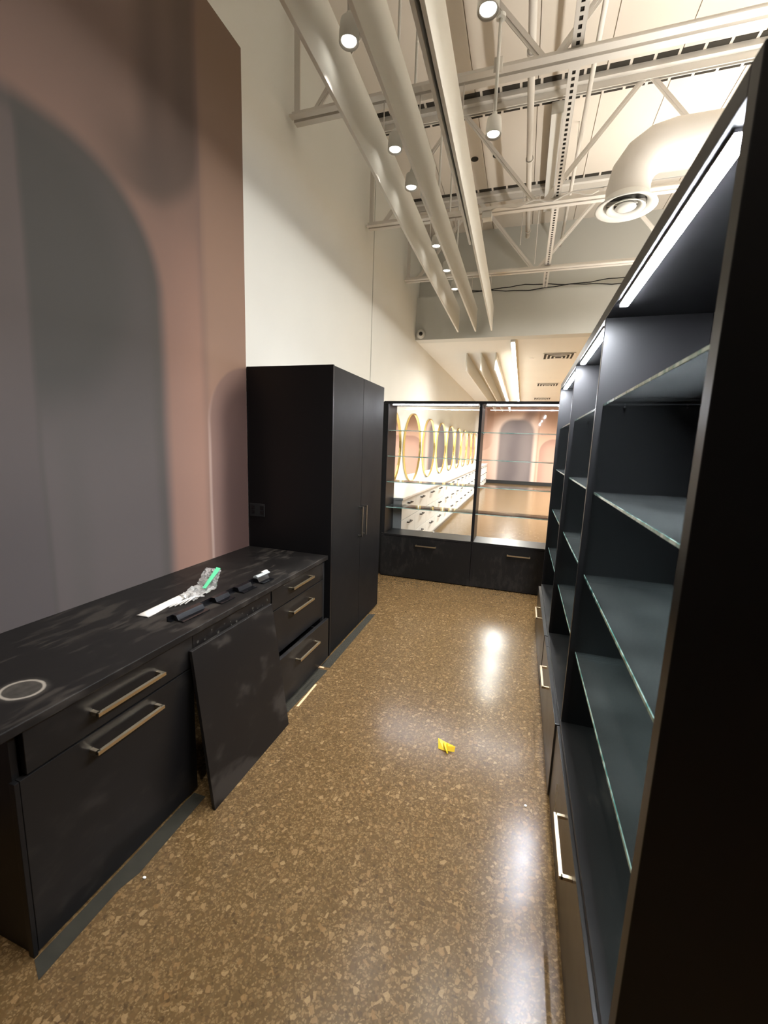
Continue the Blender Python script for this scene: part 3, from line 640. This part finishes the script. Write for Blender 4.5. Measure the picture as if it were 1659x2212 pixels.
for k, (y, nm) in enumerate(((9.27, 'nearest'), (13.17, 'middle'), (16.71, 'farthest'))):
    t = thing('ceiling_vent', '%s square air vent in the low salon ceiling' % nm, 'vent', (0.51, y, ZL), 'square vents in the salon ceiling')
    bm = bmesh.new()
    for a in (0.28, 0.21, 0.14, 0.07):
        zz = ZL-0.006-0.008*(0.28-a)/0.07
        for s in (-1, 1):
            add_box(bm, 0.51-a, 0.51+a, y+s*a-0.014, y+s*a+0.014, zz-0.006, zz); add_box(bm, 0.51+s*a-0.014, 0.51+s*a+0.014, y-a, y+a, zz-0.006, zz)
    obj('louvre', bm, M_white, t); boxes('opening', [(0.23, 0.79, y-0.28, y+0.28, ZL-0.004, ZL)], M_void, t, bev=0)
for k, (x, y, nm) in enumerate(((0.014, 9.42, 'nearer'), (0.54, 11.97, 'farther'))):
    bm = bmesh.new(); add_lathe(bm, [(0.0001, -0.012), (0.03, -0.012), (0.06, 0.0)], (x, y, ZL), n=20); o = obj('sprinkler_cover', bm, M_white, origin=(x, y, ZL)); tag(o, '%s small white sprinkler cover in the low salon ceiling' % nm, 'sprinkler', 'sprinkler covers')

# ------------------------------------------------------------------ small things on the counter and floor
ZK = 0.7875
# black clip rail
t = thing('drawer_rail', 'black plastic clip rail lying along the front edge of the counter', 'rail', (-1.39, 1.75, ZK))
P0 = Vector((-1.432, 1.395, ZK)); P1 = Vector((-1.405, 2.105, ZK)); dv = (P1-P0).normalized(); sv = Vector((dv.y, -dv.x, 0))
def prof(bm, s0, s1, pr):
    va = [bm.verts.new(P0+dv*s0+sv*a+Vector((0, 0, h))) for a, h in pr]; vb = [bm.verts.new(P0+dv*s1+sv*a+Vector((0, 0, h))) for a, h in pr]
    n_ = len(pr)
    for i in range(n_): bm.faces.new((va[i], va[(i+1) % n_], vb[(i+1) % n_], vb[i]))
    bm.faces.new(va[::-1]); bm.faces.new(vb); bmesh.ops.recalc_face_normals(bm, faces=bm.faces)
bm = bmesh.new(); prof(bm, 0.0, 0.71, [(-0.012, 0), (0.012, 0), (0.012, 0.004), (-0.008, 0.004), (-0.008, 0.022), (-0.012, 0.022)]); obj('spine', bm, M_black_plastic, t)
for s0, s1 in ((0.02, 0.18), (0.26, 0.36), (0.43, 0.54), (0.60, 0.70)):
    bm = bmesh.new(); prof(bm, s0, s1, [(-0.007, 0.0045), (0.016, 0.0045), (0.03, 0.001), (0.064, 0.001), (0.066, 0.005), (0.034, 0.006), (0.022, 0.026), (-0.002, 0.026), (-0.007, 0.018)]); obj('clip', bm, M_black_plastic, t)
t = thing('plastic_clip', 'clear plastic clip lying on the far end of the black rail', 'clip', (-1.40, 2.09, ZK+0.026))
bm = bmesh.new(); prof(bm, 0.60, 0.715, [(-0.006, 0.0265), (0.022, 0.0265), (0.028, 0.034), (0.012, 0.042), (-0.006, 0.036)]); obj('body', bm, M_clipclear, t)
bm = bmesh.new(); prof(bm, 0.665, 0.712, [(0.0, 0.0425), (0.014, 0.0425), (0.012, 0.047), (0.001, 0.047)]); obj('tip', bm, M_sleeve, t)
# white sleeve
def ribbon(pts, wid, th, name, mt, parent, wav=0.0):
    bm = bmesh.new(); L = []
    n_ = len(pts)
    for i, p in enumerate(pts):
        p = Vector(p); d = (Vector(pts[min(i+1, n_-1)])-Vector(pts[max(i-1, 0)])).normalized(); s = Vector((d.y, -d.x, 0)).normalized()
        w_ = wid[i] if isinstance(wid, (list, tuple)) else wid
        row = []
        for j in range(7):
            a = -1+2*j/6; h = (1-a*a)*th+wav*random.random()
            row.append((p+s*a*w_/2+Vector((0, 0, h)), p+s*a*w_/2))
        L.append([(bm.verts.new(u_), bm.verts.new(d_)) if 0 < j < 6 else (lambda v_: (v_, v_))(bm.verts.new(d_+Vector((0, 0, 0.0006)))) for j, (u_, d_) in enumerate(row)])
    for A_, B_ in zip(L[:-1], L[1:]):
        for j in range(6):
            for q in (0, 1):
                vs4 = [A_[j][q], A_[j+1][q], B_[j+1][q], B_[j][q]]
                bm.faces.new(vs4 if q == 0 else vs4[::-1])
    for E_ in (L[0], L[-1]):
        loop = [E_[0][0]]+[E_[j][0] for j in range(1, 6)]+[E_[6][0]]+[E_[j][1] for j in range(5, 0, -1)]
        bm.faces.new(loop)
    bmesh.ops.recalc_face_normals(bm, faces=bm.faces)
    return obj(name, bm, mt, parent, smooth=True)
t = thing('foam_sleeve', 'flattened white foam sleeve lying on the counter beside the bag', 'sleeve', (-1.58, 1.55, ZK))
ribbon([(-1.585, 1.395, ZK), (-1.590, 1.45, ZK), (-1.598, 1.52, ZK), (-1.603, 1.60, ZK), (-1.607, 1.67, ZK), (-1.612, 1.735, ZK)], [0.07, 0.068, 0.06, 0.062, 0.056, 0.05], 0.010, 'sleeve', M_sleeve, t, 0.002)
for k in range(4):
    bm = bmesh.new(); y0 = 1.52+0.02*k; add_tube(bm, [(-1.552+0.012*k, y0, ZK+0.004), (-1.545+0.012*k, y0+0.06, ZK+0.012+0.004*k), (-1.535+0.010*k, y0+0.12, ZK+0.005)], 0.0035, 6)
    o = obj('cable_tie', bm, M_sleeve, smooth=True, origin=(-1.545+0.012*k, y0, ZK)); tag(o, ('thin white plastic tie touching the foam sleeve on the counter', 'second thin white tie from the foam sleeve on the counter', 'third thin white tie from the foam sleeve on the counter', 'thin white plastic tie closest to the black rail on the counter')[k], 'cable tie', 'white ties on the counter')
# zip bag, crumpled: two sheets
t = thing('plastic_bag', 'crumpled clear zip bag with a green seal on the counter', 'bag', (-1.60, 1.80, ZK))
def sheet(c00, c10, c11, c01, amp, name, mt, nx=12, ny=16, seed=1, th=0.0012):
    rnd = random.Random(seed); bm = bmesh.new(); G = []
    for i in range(nx+1):
        row = []
        for j in range(ny+1):
            u_, v_ = i/nx, j/ny
            p = Vector(c00)*(1-u_)*(1-v_)+Vector(c10)*u_*(1-v_)+Vector(c11)*u_*v_+Vector(c01)*(1-u_)*v_
            h = amp*(rnd.random()*0.6+0.5*abs(math.sin(7*u_+3*v_+seed))*abs(math.cos(5*v_-2*u_)))
            row.append(bm.verts.new(p+Vector((rnd.uniform(-.003, .003), rnd.uniform(-.003, .003), h))))
        G.append(row)
    for i in range(nx):
        for j in range(ny): bm.faces.new((G[i][j], G[i+1][j], G[i+1][j+1], G[i][j+1]))
    bmesh.ops.solidify(bm, geom=list(bm.faces), thickness=th)
    return obj(name, bm, mt, t)
sheet((-1.615, 1.64, ZK+0.003), (-1.495, 1.62, ZK+0.003), (-1.510, 1.80, ZK+0.012), (-1.640, 1.80, ZK+0.012), 0.016, 'bag_body', M_bag, seed=3)
sheet((-1.64, 1.80, ZK+0.014), (-1.512, 1.80, ZK+0.010), (-1.585, 1.93, ZK+0.060), (-1.685, 1.93, ZK+0.072), 0.014, 'bag_flap', M_bag, seed=5)
bm = bmesh.new()
q = [Vector(p) for p in ((-1.545, 1.735, ZK+0.030), (-1.525, 1.735, ZK+0.030), (-1.575, 1.915, ZK+0.083), (-1.602, 1.915, ZK+0.087))]
vv = [bm.verts.new(p) for p in q]; ww = [bm.verts.new(p+Vector((0, 0, 0.003))) for p in q]
bm.faces.new(ww); bm.faces.new(vv[::-1])
for i in range(4): bm.faces.new((vv[i], vv[(i+1) % 4], ww[(i+1) % 4], ww[i]))
bmesh.ops.subdivide_edges(bm, edges=list(bm.edges), cuts=2); o = obj('green_seal', bm, M_green, t); o['label'] = 'bright green seal strip'

# yellow clip on the floor
t = thing('yellow_clip', 'small crumpled yellow plastic piece on the terrazzo floor', 'clip', (-0.26, 2.06, 0))
bm = bmesh.new(); vs3 = [bm.verts.new(p) for p in ((-0.312, 2.085, 0.026), (-0.300, 2.035, 0.002), (-0.268, 2.028, 0.004), (-0.250, 2.045, 0.022), (-0.212, 2.050, 0.026), (-0.214, 2.032, 0.006), (-0.262, 2.075, 0.018))]
for f_ in ((0, 1, 2, 6), (6, 2, 3), (6, 3, 4), (3, 5, 4), (2, 5, 3)): bm.faces.new([vs3[i] for i in f_])
bmesh.ops.solidify(bm, geom=list(bm.faces), thickness=0.004); obj('wing', bm, M_yellow, t)
bm = bmesh.new(); add_tube(bm, [(-0.275, 2.062, 0.020), (-0.262, 2.03, 0.022), (-0.247, 2.010, 0.006)], 0.0045, 8); obj('tab', bm, M_yellow, t, smooth=True)

# clear protective film strips and shims along the cabinet bases
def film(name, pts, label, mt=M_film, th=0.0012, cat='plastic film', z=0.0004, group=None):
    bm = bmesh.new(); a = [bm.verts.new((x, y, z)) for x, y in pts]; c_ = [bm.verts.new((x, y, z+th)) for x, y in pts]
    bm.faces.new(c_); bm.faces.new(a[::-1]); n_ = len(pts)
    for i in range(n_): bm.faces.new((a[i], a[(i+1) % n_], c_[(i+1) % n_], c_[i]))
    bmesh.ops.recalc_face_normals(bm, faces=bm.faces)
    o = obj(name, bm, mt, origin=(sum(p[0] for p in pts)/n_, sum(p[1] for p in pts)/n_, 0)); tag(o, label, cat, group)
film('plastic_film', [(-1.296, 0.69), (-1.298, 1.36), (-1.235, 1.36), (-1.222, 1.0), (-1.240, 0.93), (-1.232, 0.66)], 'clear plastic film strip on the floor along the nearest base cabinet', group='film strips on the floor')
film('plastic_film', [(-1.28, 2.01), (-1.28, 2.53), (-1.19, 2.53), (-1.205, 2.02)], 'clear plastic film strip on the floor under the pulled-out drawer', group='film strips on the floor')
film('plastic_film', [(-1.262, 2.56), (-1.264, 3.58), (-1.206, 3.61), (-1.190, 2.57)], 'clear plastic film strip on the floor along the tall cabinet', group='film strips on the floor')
film('wood_shim', [(-1.186, 2.085), (-1.190, 2.34), (-1.178, 2.342), (-1.172, 2.09)], 'thin pale wooden shim on the floor beside the pulled-out drawer', M_wood, 0.004, 'shim', 0.0003)
film('wood_chip', [(-1.272, 2.535), (-1.270, 2.556), (-1.228, 2.556), (-1.228, 2.540)], 'small pale wood chip on the floor at the drawer corner', M_wood, 0.005, 'wood chip', 0.0018)
bm = bmesh.new(); bmesh.ops.create_icosphere(bm, subdivisions=2, radius=0.006, matrix=Matrix.Translation((-1.19, 0.992, 0.003)) @ Matrix.Diagonal((1.2, 0.8, 0.45, 1))); o = obj('plaster_crumb', bm, M_salon_white, origin=(-1.19, 0.992, 0)); tag(o, 'white plaster crumb on the floor near the film strip', 'crumb')
bm = bmesh.new(); bmesh.ops.create_icosphere(bm, subdivisions=2, radius=0.006, matrix=Matrix.Translation((0.143, 1.812, 0.003)) @ Matrix.Diagonal((1.0, 1.0, 0.45, 1))); o = obj('plaster_crumb', bm, M_salon_white, origin=(0.143, 1.812, 0)); tag(o, 'white plaster crumb on the floor near the right display unit', 'crumb')
